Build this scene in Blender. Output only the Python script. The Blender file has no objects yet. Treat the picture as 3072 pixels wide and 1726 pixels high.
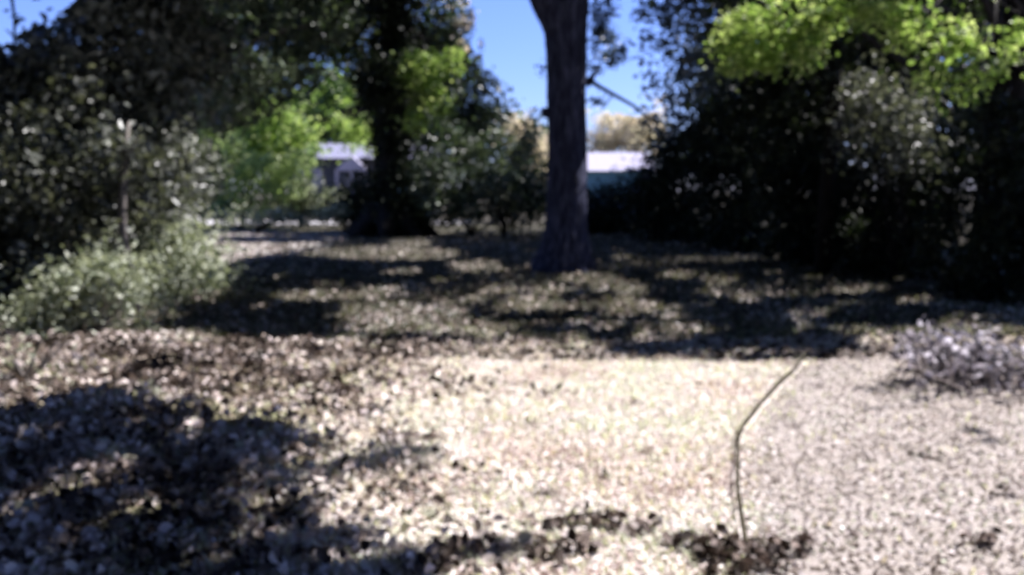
import bpy, math, random
import numpy as np
from mathutils import Vector

SC = bpy.context.scene
COL = SC.collection
R = math.radians
rng = np.random.default_rng(11)
random.seed(11)

# ------------------------------------------------------------------ camera
F = 887.0                      # focal length in pixels of a 1024-wide picture
HOR = 190.0                    # picture row of the horizon
CAMZ = 1.6
PITCH = math.atan((287.5 - HOR) / F)
cam_d = bpy.data.cameras.new("camera")
cam_d.sensor_width = 36.0
cam_d.lens = 36.0 * F / 1024.0
cam_d.clip_start = 0.05
cam_d.clip_end = 2000.0
cam_d.dof.use_dof = True       # the photograph is soft all over: a lens focused too close
cam_d.dof.focus_distance = 0.5
cam_d.dof.aperture_fstop = 9.0
cam = bpy.data.objects.new("camera", cam_d)
COL.objects.link(cam)
cam.location = (0, 0, CAMZ)
cam.rotation_euler = (R(90) - PITCH, 0, 0)
SC.camera = cam

# ------------------------------------------------------------------ sky and sun
SUN_EL, SUN_AZ = R(52), R(66)          # azimuth to the right of straight ahead
SUNV = np.array([math.sin(SUN_AZ) * math.cos(SUN_EL), math.cos(SUN_AZ) * math.cos(SUN_EL), math.sin(SUN_EL)])
world = bpy.data.worlds.new("World")
SC.world = world
world.use_nodes = True
wn = world.node_tree
bg = wn.nodes["Background"]
sky = wn.nodes.new("ShaderNodeTexSky")
sky.sky_type = 'NISHITA'
sky.sun_disc = False
sky.sun_elevation = SUN_EL
sky.sun_rotation = SUN_AZ
sky.air_density = 1.0
sky.dust_density = 0.4
sky.ozone_density = 6.0
tint = wn.nodes.new("ShaderNodeMix"); tint.data_type = 'RGBA'; tint.blend_type = 'MULTIPLY'; tint.inputs["Factor"].default_value = 1
tint.inputs[7].default_value = (.82, .84, 1.32, 1)
wn.links.new(sky.outputs[0], tint.inputs[6]); wn.links.new(tint.outputs[2], bg.inputs[0])
bg.inputs[1].default_value = 0.066
sd = bpy.data.lights.new("sun", 'SUN')
sd.energy = 5.0
sd.angle = R(0.5)
sd.color = (1.0, 0.955, 0.975)
sun = bpy.data.objects.new("sun", sd)
COL.objects.link(sun)
sun.location = (20, 30, 50)
sun.rotation_euler = Vector(-SUNV).to_track_quat('-Z', 'Y').to_euler()
SC.view_settings.view_transform = 'Standard'
SC.view_settings.look = 'None'
SC.view_settings.gamma = 1.0
SC.view_settings.exposure = 1.4
SC.cycles.max_bounces = 6
SC.cycles.transparent_max_bounces = 4

# ------------------------------------------------------------------ picture <-> place
CP, SP = math.cos(PITCH), math.sin(PITCH)
def P(px, py, y):
    """the point seen at picture position (px, py) at y metres ahead"""
    u, v = (px - 512) / F, (287.5 - py) / F
    dy, dz = CP + v * SP, -SP + v * CP
    t = y / dy
    return np.array([u * t, y, CAMZ + dz * t])
def G(px, py):
    """the ground point seen at (px, py)"""
    u, v = (px - 512) / F, (287.5 - py) / F
    dy, dz = CP + v * SP, -SP + v * CP
    t = -CAMZ / dz
    return np.array([u * t, dy * t, 0.0])
def pix(p):
    x, y, z = p[..., 0], p[..., 1], p[..., 2] - CAMZ
    f = y * CP - z * SP
    up = y * SP + z * CP
    f = np.where(f < 0.05, 0.05, f)
    return 512 + F * x / f, 287.5 - F * up / f

# ------------------------------------------------------------------ noise
def vnoise(x, y, seed=0):
    xi, yi = np.floor(x).astype(np.int64), np.floor(y).astype(np.int64)
    xf, yf = x - xi, y - yi
    xf = xf * xf * (3 - 2 * xf); yf = yf * yf * (3 - 2 * yf)
    def h(a, b):
        n = (a * 374761393 + b * 668265263 + seed * 974634777) & 0xffffffff
        n = ((n ^ (n >> 13)) * 1274126177) & 0xffffffff
        return ((n ^ (n >> 16)) & 0xffff) / 65535.0
    return (h(xi, yi) * (1 - xf) + h(xi + 1, yi) * xf) * (1 - yf) + (h(xi, yi + 1) * (1 - xf) + h(xi + 1, yi + 1) * xf) * yf - 0.5

def on_path(x, y):
    """0..1: how much a ground point belongs to the bare earth track at lower right"""
    edge = 1.22 + .3 * (y - 4.9) + 0.045 * (y - 4.9) ** 2 + 0.06 * vnoise(x * 2, y * 2, 5)
    a = np.clip((x - edge) / 0.25, 0, 1)
    b = np.clip((8.9 + 1.2 * vnoise(x * 1.1, y * 0 + .5, 6) + .5 * vnoise(x * 4, y * 4, 7) - y) / 0.5, 0, 1)
    return a * b
def ground_z(x, y):
    d = np.hypot(x, y)
    near = np.clip((26 - d) / 14, 0, 1)
    rough = 1 - 0.85 * on_path(x, y)
    left = np.clip((1.2 - x) / 3.0, 0, 1)
    z = 0.10 * vnoise(x * .45, y * .45, 1) + (0.035 + .05 * left) * rough * vnoise(x * 2.3, y * 2.3, 2)
    z = z + (0.012 + .03 * left) * rough * vnoise(x * 7, y * 7, 3) + .012 * rough * vnoise(x * 17, y * 17, 4)
    return z * near

# ------------------------------------------------------------------ helpers
def tag(o, label=None, cat=None, group=None, kind=None):
    if label: o['label'] = label
    if cat: o['category'] = cat
    if group: o['group'] = group
    if kind: o['kind'] = kind
    return o
def empty(name, loc, label, cat, group=None):
    o = bpy.data.objects.new(name, None)
    o.empty_display_size = 0.3
    o.location = [float(c) for c in loc]
    COL.objects.link(o)
    return tag(o, label, cat, group)
def mesh(name, V, Fc, mat, parent=None, rnd=None, smooth=True):
    """V: Nx3 array in world space; Fc: faces (array of equal-length faces or list)"""
    me = bpy.data.meshes.new(name)
    V = np.asarray(V, dtype=np.float64)
    if parent is not None:
        V = V - np.array(parent.location)
    if isinstance(Fc, np.ndarray):
        k = Fc.shape[1]
        me.vertices.add(len(V)); me.vertices.foreach_set("co", V.ravel())
        me.loops.add(Fc.size); me.loops.foreach_set("vertex_index", Fc.ravel().astype(np.int32))
        me.polygons.add(len(Fc))
        me.polygons.foreach_set("loop_start", np.arange(0, Fc.size, k, dtype=np.int32))
        me.update(calc_edges=True)
    else:
        me.from_pydata(V.tolist(), [], [list(f) for f in Fc])
    if rnd is not None:
        a = me.attributes.new("rnd", 'FLOAT', 'FACE')
        a.data.foreach_set("value", np.asarray(rnd, dtype=np.float32))
    if smooth:
        me.polygons.foreach_set("use_smooth", np.ones(len(me.polygons), dtype=bool))
    me.update()
    me.validate()
    o = bpy.data.objects.new(name, me)
    COL.objects.link(o)
    if mat: me.materials.append(mat)
    if parent is not None: o.parent = parent
    return o

class Geo:
    """collects verts and quads/tris of one part"""
    def __init__(s): s.v, s.f = [], []
    def add(s, v, f):
        b = len(s.v); s.v += [tuple(map(float, p)) for p in v]; s.f += [tuple(i + b for i in q) for q in f]
    def box(s, x0, x1, y0, y1, z0, z1):
        v = [(x0,y0,z0),(x1,y0,z0),(x1,y1,z0),(x0,y1,z0),(x0,y0,z1),(x1,y0,z1),(x1,y1,z1),(x0,y1,z1)]
        s.add(v, [(0,3,2,1),(4,5,6,7),(0,1,5,4),(1,2,6,5),(2,3,7,6),(3,0,4,7)])
    def tube(s, pts, rad, n=8, rough=0.0, seed=0, lobes=0):
        pts = [np.array(p, float) for p in pts]
        r_ = np.random.default_rng(seed + 77)
        m = len(pts); v = []
        ph = r_.uniform(0, 6.28, 6)
        for i, p in enumerate(pts):
            t = pts[min(i + 1, m - 1)] - pts[max(i - 1, 0)]
            t = t / (np.linalg.norm(t) + 1e-9)
            a = np.cross(t, [0.0, 1.0, 0.0] if abs(t[1]) < .9 else [1.0, 0, 0]); a /= np.linalg.norm(a)
            b = np.cross(t, a)
            for k in range(n):
                an = 2 * math.pi * k / n
                r = rad[i] * (1 + rough * (math.sin(3 * an + ph[0] + i * .35) * .5 + math.sin(7 * an + ph[1] - i * .5) * .35 + math.sin(11 * an + ph[2] + i * 1.1) * .3 + r_.uniform(-.5, .5)))
                v.append(p + r * (math.cos(an) * a + math.sin(an) * b))
        f = [(i * n + k, i * n + (k + 1) % n, (i + 1) * n + (k + 1) % n, (i + 1) * n + k) for i in range(m - 1) for k in range(n)]
        f += [tuple(range(n))[::-1], tuple((m - 1) * n + k for k in range(n))]
        s.add(v, f)
    def build(s, name, mat, parent=None, smooth=False):
        return mesh(name, np.array(s.v), s.f, mat, parent, smooth=smooth)

def curve_pts(a, b, sag=0.0, wob=0.1, n=7, seed=0):
    r_ = np.random.default_rng(seed)
    a, b = np.array(a, float), np.array(b, float)
    L = np.linalg.norm(b - a)
    out = []
    o1 = r_.normal(0, wob * L * .4, 3); o2 = r_.normal(0, wob * L * .25, 3)
    for i in range(n):
        t = i / (n - 1)
        p = a + (b - a) * t + o1 * math.sin(math.pi * t) + o2 * math.sin(2 * math.pi * t)
        p[2] += sag * L * math.sin(math.pi * t)
        out.append(p)
    return out

# ------------------------------------------------------------------ materials
def nodes(name):
    m = bpy.data.materials.new(name); m.use_nodes = True
    nt = m.node_tree
    return m, nt, nt.nodes["Principled BSDF"]
def ramp(nt, cols, inp):
    r = nt.nodes.new("ShaderNodeValToRGB")
    e = r.color_ramp.elements
    while len(e) < len(cols): e.new(0.5)
    for i, (c, k) in enumerate(zip(cols, e)):
        k.position = i / (len(cols) - 1); k.color = (*c, 1)
    nt.links.new(inp, r.inputs[0])
    return r
def leaf_mat(name, cols, trans=0.35, rough=0.5, spec=0.4, tint=(1.2, 1.25, .7)):
    m, nt, b = nodes(name)
    a = nt.nodes.new("ShaderNodeAttribute"); a.attribute_name = "rnd"
    r = ramp(nt, cols, a.outputs["Fac"])
    nt.links.new(r.outputs[0], b.inputs["Base Color"])
    b.inputs["Roughness"].default_value = rough
    b.inputs["Specular IOR Level"].default_value = spec
    t = nt.nodes.new("ShaderNodeBsdfTranslucent")
    mx = nt.nodes.new("ShaderNodeMix"); mx.data_type = 'RGBA'; mx.blend_type = 'MULTIPLY'
    mx.inputs["Factor"].default_value = 1
    nt.links.new(r.outputs[0], mx.inputs[6]); mx.inputs[7].default_value = (*tint, 1)
    nt.links.new(mx.outputs[2], t.inputs["Color"])
    ms = nt.nodes.new("ShaderNodeMixShader"); ms.inputs[0].default_value = trans
    nt.links.new(b.outputs[0], ms.inputs[1]); nt.links.new(t.outputs[0], ms.inputs[2])
    nt.links.new(ms.outputs[0], nt.nodes["Material Output"].inputs[0])
    return m
def noise_mat(name, cols, scale=4.0, rough=0.9, bump=0.3, stretch=(1, 1, 1), detail=6, spec=.2, dist=0.05):
    m, nt, b = nodes(name)
    tc = nt.nodes.new("ShaderNodeTexCoord"); mp = nt.nodes.new("ShaderNodeMapping")
    mp.inputs["Scale"].default_value = stretch
    n = nt.nodes.new("ShaderNodeTexNoise"); n.inputs["Scale"].default_value = scale; n.inputs["Detail"].default_value = detail
    n.inputs["Roughness"].default_value = .65
    nt.links.new(tc.outputs["Object"], mp.inputs[0]); nt.links.new(mp.outputs[0], n.inputs[0])
    mr = nt.nodes.new("ShaderNodeMapRange"); mr.inputs[1].default_value = .3; mr.inputs[2].default_value = .7
    nt.links.new(n.outputs[0], mr.inputs[0])
    r = ramp(nt, cols, mr.outputs[0])
    nt.links.new(r.outputs[0], b.inputs["Base Color"])
    b.inputs["Roughness"].default_value = rough; b.inputs["Specular IOR Level"].default_value = spec
    if bump:
        bp = nt.nodes.new("ShaderNodeBump"); bp.inputs["Strength"].default_value = bump; bp.inputs["Distance"].default_value = dist
        nt.links.new(n.outputs[0], bp.inputs["Height"]); nt.links.new(bp.outputs[0], b.inputs["Normal"])
    return m

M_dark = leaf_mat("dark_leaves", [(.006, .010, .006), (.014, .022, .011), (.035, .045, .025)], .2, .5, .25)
M_ever = leaf_mat("evergreen_leaves", [(.025, .04, .025), (.07, .10, .06), (.17, .21, .14)], .22, .4, .55)
M_thick = leaf_mat("thicket_leaves", [(.03, .036, .028), (.10, .11, .09), (.26, .27, .24)], .22, .4, .5)
M_grey = leaf_mat("grey_green_leaves", [(.09, .105, .08), (.18, .20, .15), (.32, .33, .29)], .25, .45, .5, (1.05, 1.1, .8))
M_weed = leaf_mat("weedy_leaves", [(.18, .21, .14), (.35, .38, .28), (.50, .52, .43)], .3, .5, .4, (1.1, 1.15, .75))
M_lime = leaf_mat("lime_leaves", [(.09, .16, .04), (.28, .40, .10), (.52, .60, .27)], .5, .5, .3, (1.1, 1.15, .8))
M_limeb = leaf_mat("pale_lime_leaves", [(.17, .25, .10), (.35, .45, .18), (.52, .58, .34)], .5, .5, .3, (1.1, 1.15, .85))
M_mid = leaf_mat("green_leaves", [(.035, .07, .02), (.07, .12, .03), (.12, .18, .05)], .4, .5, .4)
M_pale = leaf_mat("pale_yellow_leaves", [(.42, .42, .28), (.60, .55, .42), (.70, .62, .54)], .55, .6, .3, (1.1, 1.05, .9))
M_blue = leaf_mat("bluish_leaves", [(.03, .05, .06), (.07, .10, .13), (.12, .16, .21)], .2, .35, .7)
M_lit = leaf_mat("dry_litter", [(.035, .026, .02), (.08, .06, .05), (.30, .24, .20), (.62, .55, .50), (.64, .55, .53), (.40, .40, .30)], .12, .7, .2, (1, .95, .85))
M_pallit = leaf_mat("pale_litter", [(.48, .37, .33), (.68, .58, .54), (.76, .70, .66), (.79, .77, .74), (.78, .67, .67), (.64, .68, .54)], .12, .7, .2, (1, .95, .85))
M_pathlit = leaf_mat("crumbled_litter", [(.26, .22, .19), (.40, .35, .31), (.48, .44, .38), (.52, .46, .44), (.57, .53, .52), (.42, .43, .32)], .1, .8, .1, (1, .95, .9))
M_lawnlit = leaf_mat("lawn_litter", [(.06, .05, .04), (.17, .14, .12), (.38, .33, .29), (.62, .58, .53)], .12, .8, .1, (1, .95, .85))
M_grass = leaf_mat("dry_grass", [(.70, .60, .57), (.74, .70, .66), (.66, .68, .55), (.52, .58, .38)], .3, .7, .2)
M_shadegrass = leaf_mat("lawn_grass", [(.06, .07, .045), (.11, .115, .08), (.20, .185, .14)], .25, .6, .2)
M_bark = noise_mat("oak_bark", [(.014, .015, .026), (.04, .044, .08), (.14, .148, .24)], 5.0, .95, .9, (3, 3, .5))  # blue cast of the lens flare put into the bark colour
M_bark2 = noise_mat("dark_bark", [(.008, .007, .006), (.018, .016, .015), (.035, .03, .028)], 6.0, .95, .8, (3, 3, .6))
M_stem = noise_mat("grey_stem_bark", [(.10, .09, .08), (.20, .18, .17)], 9.0, .9, .4, (2, 2, .6))
M_vine = noise_mat("vine_bark", [(.018, .014, .006), (.05, .04, .018)], 30.0, .8, .4)
M_twig = noise_mat("dry_twig", [(.22, .18, .16), (.42, .38, .36)], 30.0, .8, .3)

# ------------------------------------------------------------------ where the sun reaches the ground (used to thin real crowns)
EDGE = [(-400, 352), (0, 350), (60, 345), (115, 332), (278, 338), (354, 336), (437, 345), (517, 345), (576, 350), (676, 358), (755, 362), (906, 353), (935, 322), (1024, 332), (1500, 345)]
def edge_y(px): return np.interp(px, [e[0] for e in EDGE], [e[1] for e in EDGE])
LOWER = [(-400, 412), (0, 408), (100, 408), (190, 424), (300, 437), (430, 452), (432, 474), (436, 560), (470, 640)]
SPOTS = [(980,640,140,13),(1195,672,60,12),(820,712,34,8),(790,745,95,11),(940,735,40,9),(950,800,95,30),(1110,812,65,28),(1200,826,50,14),
         (1340,770,60,11),(1430,775,60,9),(1250,735,34,11),(1380,735,44,11),(1570,720,54,13),(1590,770,64,20),(1690,790,30,16),(1700,695,38,7),
         (1810,707,44,8),(2030,795,54,9),(2140,840,40,11),(2010,825,14,16),(1490,700,60,10),(1030,612,40,10),(1090,578,50,8),(1180,760,30,8),
         (1880,750,30,7),(1960,770,26,7),(2300,760,40,7),(1770,830,40,9),(1530,820,30,9),(1640,845,40,10),(1010,690,40,7),(1110,700,30,6),(700,700,20,5),
         (2260,700,20,5),(1560,650,20,4),(1290,690,20,5),(640,780,16,5),(1440,850,30,8)]
SPOTS = [(a / 2.516, b / 2.516, c / 2.516, d / 2.516) for a, b, c, d in SPOTS]
LOWSPOTS = [(30, 440, 20, 5), (100, 478, 20, 5), (230, 485, 30, 6), (270, 500, 22, 6), (350, 520, 24, 7), (60, 565, 26, 5), (140, 548, 20, 5), (330, 560, 22, 6), (400, 470, 18, 4), (140, 512, 26, 7), (60, 540, 22, 6), (180, 445, 24, 5), (260, 530, 18, 6), (130, 430, 20, 4), (310, 462, 26, 5), (200, 560, 22, 6), (20, 505, 22, 9), (75, 492, 26, 7), (110, 522, 14, 6), (165, 475, 14, 5), (340, 492, 46, 9), (395, 500, 40, 10), (315, 515, 20, 6), (250, 460, 12, 4), (45, 470, 14, 4), (380, 540, 16, 7), (210, 512, 16, 5), (90, 455, 16, 4)]
def poly_in(px, py, poly):
    ins = np.zeros(px.shape, bool); n = len(poly)
    for i in range(n):
        x0, y0 = poly[i]; x1, y1 = poly[(i + 1) % n]
        c = ((y0 > py) != (y1 > py)) & (px < (x1 - x0) * (py - y0) / (y1 - y0 + 1e-9) + x0)
        ins ^= c
    return ins
SHADE_LOW = [(-900, 408), (100, 408), (190, 424), (300, 437), (425, 452), (430, 474), (330, 480), (310, 500), (370, 520), (400, 545), (420, 600), (430, 900), (-900, 900)]
STRIP = [(190, 246), (215, 233), (340, 238), (320, 246), (235, 262), (190, 285), (130, 300)]
def lit_ground(gx, gy):
    """True where the photograph's ground lies in the sun"""
    px, py = pix(np.stack([gx, gy, np.zeros_like(gx)], -1))
    wob = 5 * vnoise(px / 14, py / 5, 9) + 3 * vnoise(px / 5, py / 3, 8)
    lit = py + wob > edge_y(px)
    low = poly_in(px + 30 * vnoise(px / 30, py / 12, 3), py + 16 * vnoise(px / 25, py / 9, 4), SHADE_LOW)
    for a, b, c, d in LOWSPOTS:
        low &= ~(((px - a) / (1.25 * c)) ** 2 + ((py - b) / (1.6 * d)) ** 2 < 1.1 + 1.3 * vnoise(px / 6, py / 4, 6))
    lit &= ~low
    for a, b, c, d in SPOTS:
        lit |= (((px - a) / c) ** 2 + ((py - b) / d) ** 2 < 1.9 + 1.6 * vnoise(px / 7, py / 3, 6))
    for a, b, c, d in ((500, 550, 80, 7), (600, 529, 50, 4), (745, 556, 34, 7), (690, 545, 30, 5), (965, 368, 34, 12), (250, 366, 26, 4), (150, 372, 22, 5), (560, 566, 30, 5)):
        lit &= ~(((px - a) / c) ** 2 + ((py - b) / d) ** 2 < 1 + 1.6 * vnoise(px / 9, py / 4, 7))
    lit |= poly_in(px, py, STRIP)
    lit &= (px > -60) & (px < 1110) & (gy > 2.3)
    lit |= gy > 36
    return lit
# things in the frame the sun reaches: (point, radius)
SUNNY = [(P(785, 25, 11), 1.0), (P(745, 50, 11), .7), (P(830, 45, 11), .7), (P(960, 40, 9), .8), (P(1005, 60, 9), .6), (P(910, 20, 9), .6), (P(935, 75, 9), .4),
         (P(120, 270, 11), 1.0), (P(170, 255, 13), 1.0), (P(75, 310, 9.5), .8), (P(110, 250, 12.5), .8), (P(150, 245, 13), .8), (P(195, 260, 13), .6), (P(70, 340, 9), .5), (P(30, 365, 7.2), .6), (P(200, 245, 14), .8), (P(165, 195, 15), .7), (P(425, 80, 29), 1.2), (P(450, 60, 29), .8), (P(415, 110, 29), .8),
         (P(955, 350, 9), .9), (P(880, 120, 15), 1.0), (P(905, 155, 15), .9), (P(865, 95, 15), .6)]
for q in [(232, 195), (285, 185), (225, 165), (330, 100), (350, 130), (300, 120), (235, 180), (265, 190), (360, 90), (250, 150), (310, 80)]:
    SUNNY.append((P(*q, 38), 2.6))
for q in [(60, 60), (95, 75), (80, 140), (115, 118), (100, 95), (140, 165), (30, 190), (60, 170), (125, 200), (90, 215), (40, 240), (100, 250), (20, 270), (70, 280), (150, 140), (185, 90), (190, 60), (10, 120), (45, 110), (130, 60)]:
    SUNNY.append((P(*q, rng.uniform(11.5, 14)), rng.uniform(.25, .5)))
for q in [(250, 20), (275, 45), (230, 60), (260, 85), (220, 100), (190, 30), (300, 15), (335, 20), (350, 50), (330, 5)]:
    SUNNY.append((P(*q, 25), rng.uniform(.5, .9)))
for q in [(450, 110), (475, 90), (500, 120), (440, 150), (465, 140), (510, 150), (490, 165), (455, 75), (520, 120), (495, 198), (508, 204), (430, 170), (470, 60)]:
    SUNNY.append((P(*q, 32), rng.uniform(.6, 1.2)))
for q in [(855, 210, 16), (838, 248, 16), (905, 250, 14), (945, 150, 13), (948, 190, 13), (815, 110, 17), (800, 230, 17), (850, 95, 16), (770, 130, 22), (700, 60, 25), (680, 30, 25), (720, 100, 25), (660, 70, 25), (1000, 260, 11), (870, 262, 14), (790, 140, 18)]:
    SUNNY.append((P(*q), rng.uniform(.2, .38)))
def sun_carve(pts, keep=0.01, ground=True, own=1.5):
    """drop leaves that would stand in the way of light the photograph shows"""
    t = pts[:, 2] / SUNV[2]
    gx, gy = pts[:, 0] - SUNV[0] * t, pts[:, 1] - SUNV[1] * t
    bad = np.zeros(len(pts), bool)
    if ground:
        bad |= lit_ground(gx, gy) & (gy < 36) & (gy > -1)
    for c, r in SUNNY:
        d = pts - c
        al = d @ SUNV
        pe = np.linalg.norm(d - al[:, None] * SUNV, axis=1)
        bad |= (al > own * r + .3) & (pe < r)
    bad &= rng.random(len(pts)) > keep
    return pts[~bad], ~bad

# ------------------------------------------------------------------ leaves
def leaf_obj(name, pts, size, mat, parent, rnd, up=0.35, aspect=.62, fold=.18):
    n = len(pts)
    d = rng.normal(size=(n, 3)); d[:, 2] *= .7; d /= np.linalg.norm(d, axis=1)[:, None]
    nr = rng.normal(size=(n, 3)); nr[:, 2] += up * 3
    s = np.cross(d, nr); s /= np.linalg.norm(s, axis=1)[:, None] + 1e-9
    nn = np.cross(s, d)
    L = size * rng.uniform(.6, 1.3, n)[:, None]
    W = L * aspect * .5
    v = np.empty((n, 6, 3))
    v[:, 0] = pts - d * L * .5
    v[:, 1] = pts - d * L * .12 + s * W + nn * L * fold * .5
    v[:, 2] = pts + d * L * .25 + s * W * .75 + nn * L * fold * .3
    v[:, 3] = pts + d * L * .5 - nn * L * fold * .6
    v[:, 4] = pts + d * L * .25 - s * W * .75 + nn * L * fold * .3
    v[:, 5] = pts - d * L * .12 - s * W + nn * L * fold * .5
    b = (np.arange(n) * 6)[:, None]
    f = np.concatenate([b + np.array([[0, 1, 2, 3]]), b + np.array([[0, 3, 4, 5]])], 1).reshape(-1, 4)
    r2 = np.repeat(np.clip(rnd, 0, 1), 2)
    return mesh(name, v.reshape(-1, 3), f, mat, parent, rnd=r2, smooth=False)

def E(px, py, rx, ry, y, ry_m=None):
    c = P(px, py, y)
    return (c, np.array([rx * y / F, ry_m if ry_m else rx * y / F * .8, ry * y / F]))
def clump_pts(ells, ncl, per, spread, squash=.7):
    """clumps of leaves spread through a set of ellipsoids; more towards the outside"""
    C, cr = [], []
    vol = np.array([e[1].prod() ** (2 / 3) for e in ells]); vol /= vol.sum()
    for (c, r), w in zip(ells, vol):
        k = max(2, int(round(ncl * w)))
        u = rng.normal(size=(k, 3)); u /= np.linalg.norm(u, axis=1)[:, None]
        u *= rng.uniform(.15, 1, k)[:, None] ** .45
        C.append(c + u * r)
    C = np.concatenate(C)
    q = np.repeat(np.arange(len(C)), rng.integers(int(per * .5), int(per * 1.5) + 1, len(C)))
    s = spread * rng.uniform(.6, 1.4, len(C))[q]
    pts = C[q] + rng.normal(size=(len(q), 3)) * s[:, None] * np.array([1, 1, squash])
    rn = np.clip(.5 + .28 * rng.normal(size=len(C))[q] + .18 * rng.normal(size=len(q)), 0, 1)
    return C, pts, rn
def blocks_sun(L):
    L = np.array(L)
    for c, r in SUNNY:
        d = L - c; al = d @ SUNV
        if ((al > r + .8) & (np.linalg.norm(d - al[:, None] * SUNV, axis=1) < r * .8)).any(): return True
    return False
def plant(name, label, cat, base, ells, mat, ncl, per, spread, size, crown='crown', wood='trunk', trunk=None, wmat=None, limbs=8,
          limb_r=.04, group=None, ground=True, extra=None, keep=.015, up=.35, carve=True, sky_gap=True):
    """a tree or shrub: Empty at its foot, its wood, its leaves"""
    t = empty(name, base, label, cat, group)
    C, pts, rn = clump_pts(ells, ncl, per, spread)
    if extra is not None:
        C = np.concatenate([C, extra[0]]) if len(extra[0]) else C
        pts = np.concatenate([pts, extra[1]]); rn = np.concatenate([rn, extra[2]])
    k = pts[:, 2] > .03
    pts, rn = pts[k], rn[k]
    if carve:
        pts, k = sun_carve(pts, keep, ground); rn = rn[k]
    if sky_gap:
        k = ~in_gap(pts); pts, rn = pts[k], rn[k]
    wmat = wmat or M_bark2
    g = Geo()
    if trunk:
        g.tube(trunk[0], trunk[1], trunk[2] if len(trunk) > 2 else 12, .06, seed=int(abs(base[0]) * 100))
        tp = [np.array(p) for p in trunk[0]]
        st = tp[len(tp) // 2:]
    else:
        st = [np.array(base) + [0, 0, .02]]
    for i in range(limbs):
        c = C[rng.integers(len(C))]
        a = st[rng.integers(len(st))]
        if in_gap(np.array([c]))[0] or (pix(c)[0] < 130 and pix(c)[1] < 75): continue
        if pix(c)[0] > 465 and pix(c)[0] < 655 and pix(c)[1] > -40 and pix(c)[1] < 110: continue
        rr = limb_r * rng.uniform(.6, 1.2)
        L = curve_pts(a, c, .08, .12, 7, seed=i * 13 + int(abs(base[0]) * 7))
        L = [np.array([p[0], p[1], max(p[2], .02)]) for p in L]
        if extra is not None and blocks_sun(L): continue
        g.tube(L, np.linspace(rr, rr * .25, 7), 6, .04, seed=i)
    if g.v: g.build(wood, wmat, t, smooth=True)
    leaf_obj(crown, pts, size, mat, t, rn, up=up)
    return t
def in_gap(p):
    px, py = pix(p)
    px = px + 26 * vnoise(p[:, 0] * .9, p[:, 2] * 1.1, 14) + 16 * vnoise(p[:, 0] * 2.7, p[:, 2] * 3.1, 15); py = py + 18 * vnoise(p[:, 0] * 1.3 + 9, p[:, 2] * 1.3, 16)
    a = poly_in(px, py, [(468, -60), (474, 35), (492, 66), (520, 92), (541, 112), (548, 112), (552, -60)])
    b = poly_in(px, py, [(590, -60), (590, 112), (640, 118), (652, 108), (634, 70), (642, 40), (632, -60)])
    c = poly_in(px, py, [(-20, -60), (-20, 52), (15, 54), (32, 32), (58, 28), (78, 8), (78, -60)])
    return (a | b | c) & (rng.random(len(px)) > .02)

# ------------------------------------------------------------------ the ground
def axis(lo, hi, n, a=1.0):
    return np.linspace(lo, hi, n)
xs = np.concatenate([-np.geomspace(300, 9.1, 60), np.linspace(-9, 9, 420), np.geomspace(9.1, 300, 60)])
ys = np.concatenate([np.linspace(-40, 1.5, 30), np.linspace(1.6, 12, 330), np.linspace(12.1, 30, 130), np.geomspace(31, 600, 50)])
X, Y = np.meshgrid(xs, ys)
Z = ground_z(X, Y)
nx, ny = len(xs), len(ys)
ii = np.arange(nx * ny).reshape(ny, nx)
Q = np.stack([ii[:-1, :-1], ii[:-1, 1:], ii[1:, 1:], ii[1:, :-1]], -1).reshape(-1, 4)
mg, nt, b = nodes("earth_and_dry_grass")
tc = nt.nodes.new("ShaderNodeTexCoord")
def nz(scale, detail=5, rough=.6):
    n = nt.nodes.new("ShaderNodeTexNoise"); n.inputs["Scale"].default_value = scale; n.inputs["Detail"].default_value = detail; n.inputs["Roughness"].default_value = rough
    nt.links.new(tc.outputs["Object"], n.inputs[0]); return n
def mrange(inp, a, c):
    m_ = nt.nodes.new("ShaderNodeMapRange"); m_.inputs[1].default_value = a; m_.inputs[2].default_value = c; nt.links.new(inp, m_.inputs[0]); return m_
def mixc(fac, A, B):
    m_ = nt.nodes.new("ShaderNodeMix"); m_.data_type = 'RGBA'; nt.links.new(fac, m_.inputs["Factor"]); nt.links.new(A, m_.inputs[6]); nt.links.new(B, m_.inputs[7]); return m_
n1, n2, n3 = nz(9, 8, .7), nz(1.1, 4), nz(40, 4)
pale = ramp(nt, [(.38, .33, .28), (.60, .54, .49), (.72, .67, .63)], mrange(n1.outputs[0], .3, .62).outputs[0])
earth = ramp(nt, [(.05, .035, .025), (.17, .13, .10), (.36, .30, .24), (.55, .49, .41)], mrange(n1.outputs[0], .33, .66).outputs[0])
grassy = ramp(nt, [(.11, .12, .05), (.26, .27, .13), (.45, .42, .27)], mrange(n3.outputs[0], .35, .65).outputs[0])
sep = nt.nodes.new("ShaderNodeSeparateXYZ"); nt.links.new(tc.outputs["Object"], sep.inputs[0])
mx0 = mixc(mrange(n2.outputs[0], .42, .62).outputs[0], earth.outputs[0], grassy.outputs[0])
mx = mixc(mrange(sep.outputs[0], -1.6, .6).outputs[0], mx0.outputs[2], pale.outputs[0])
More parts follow.
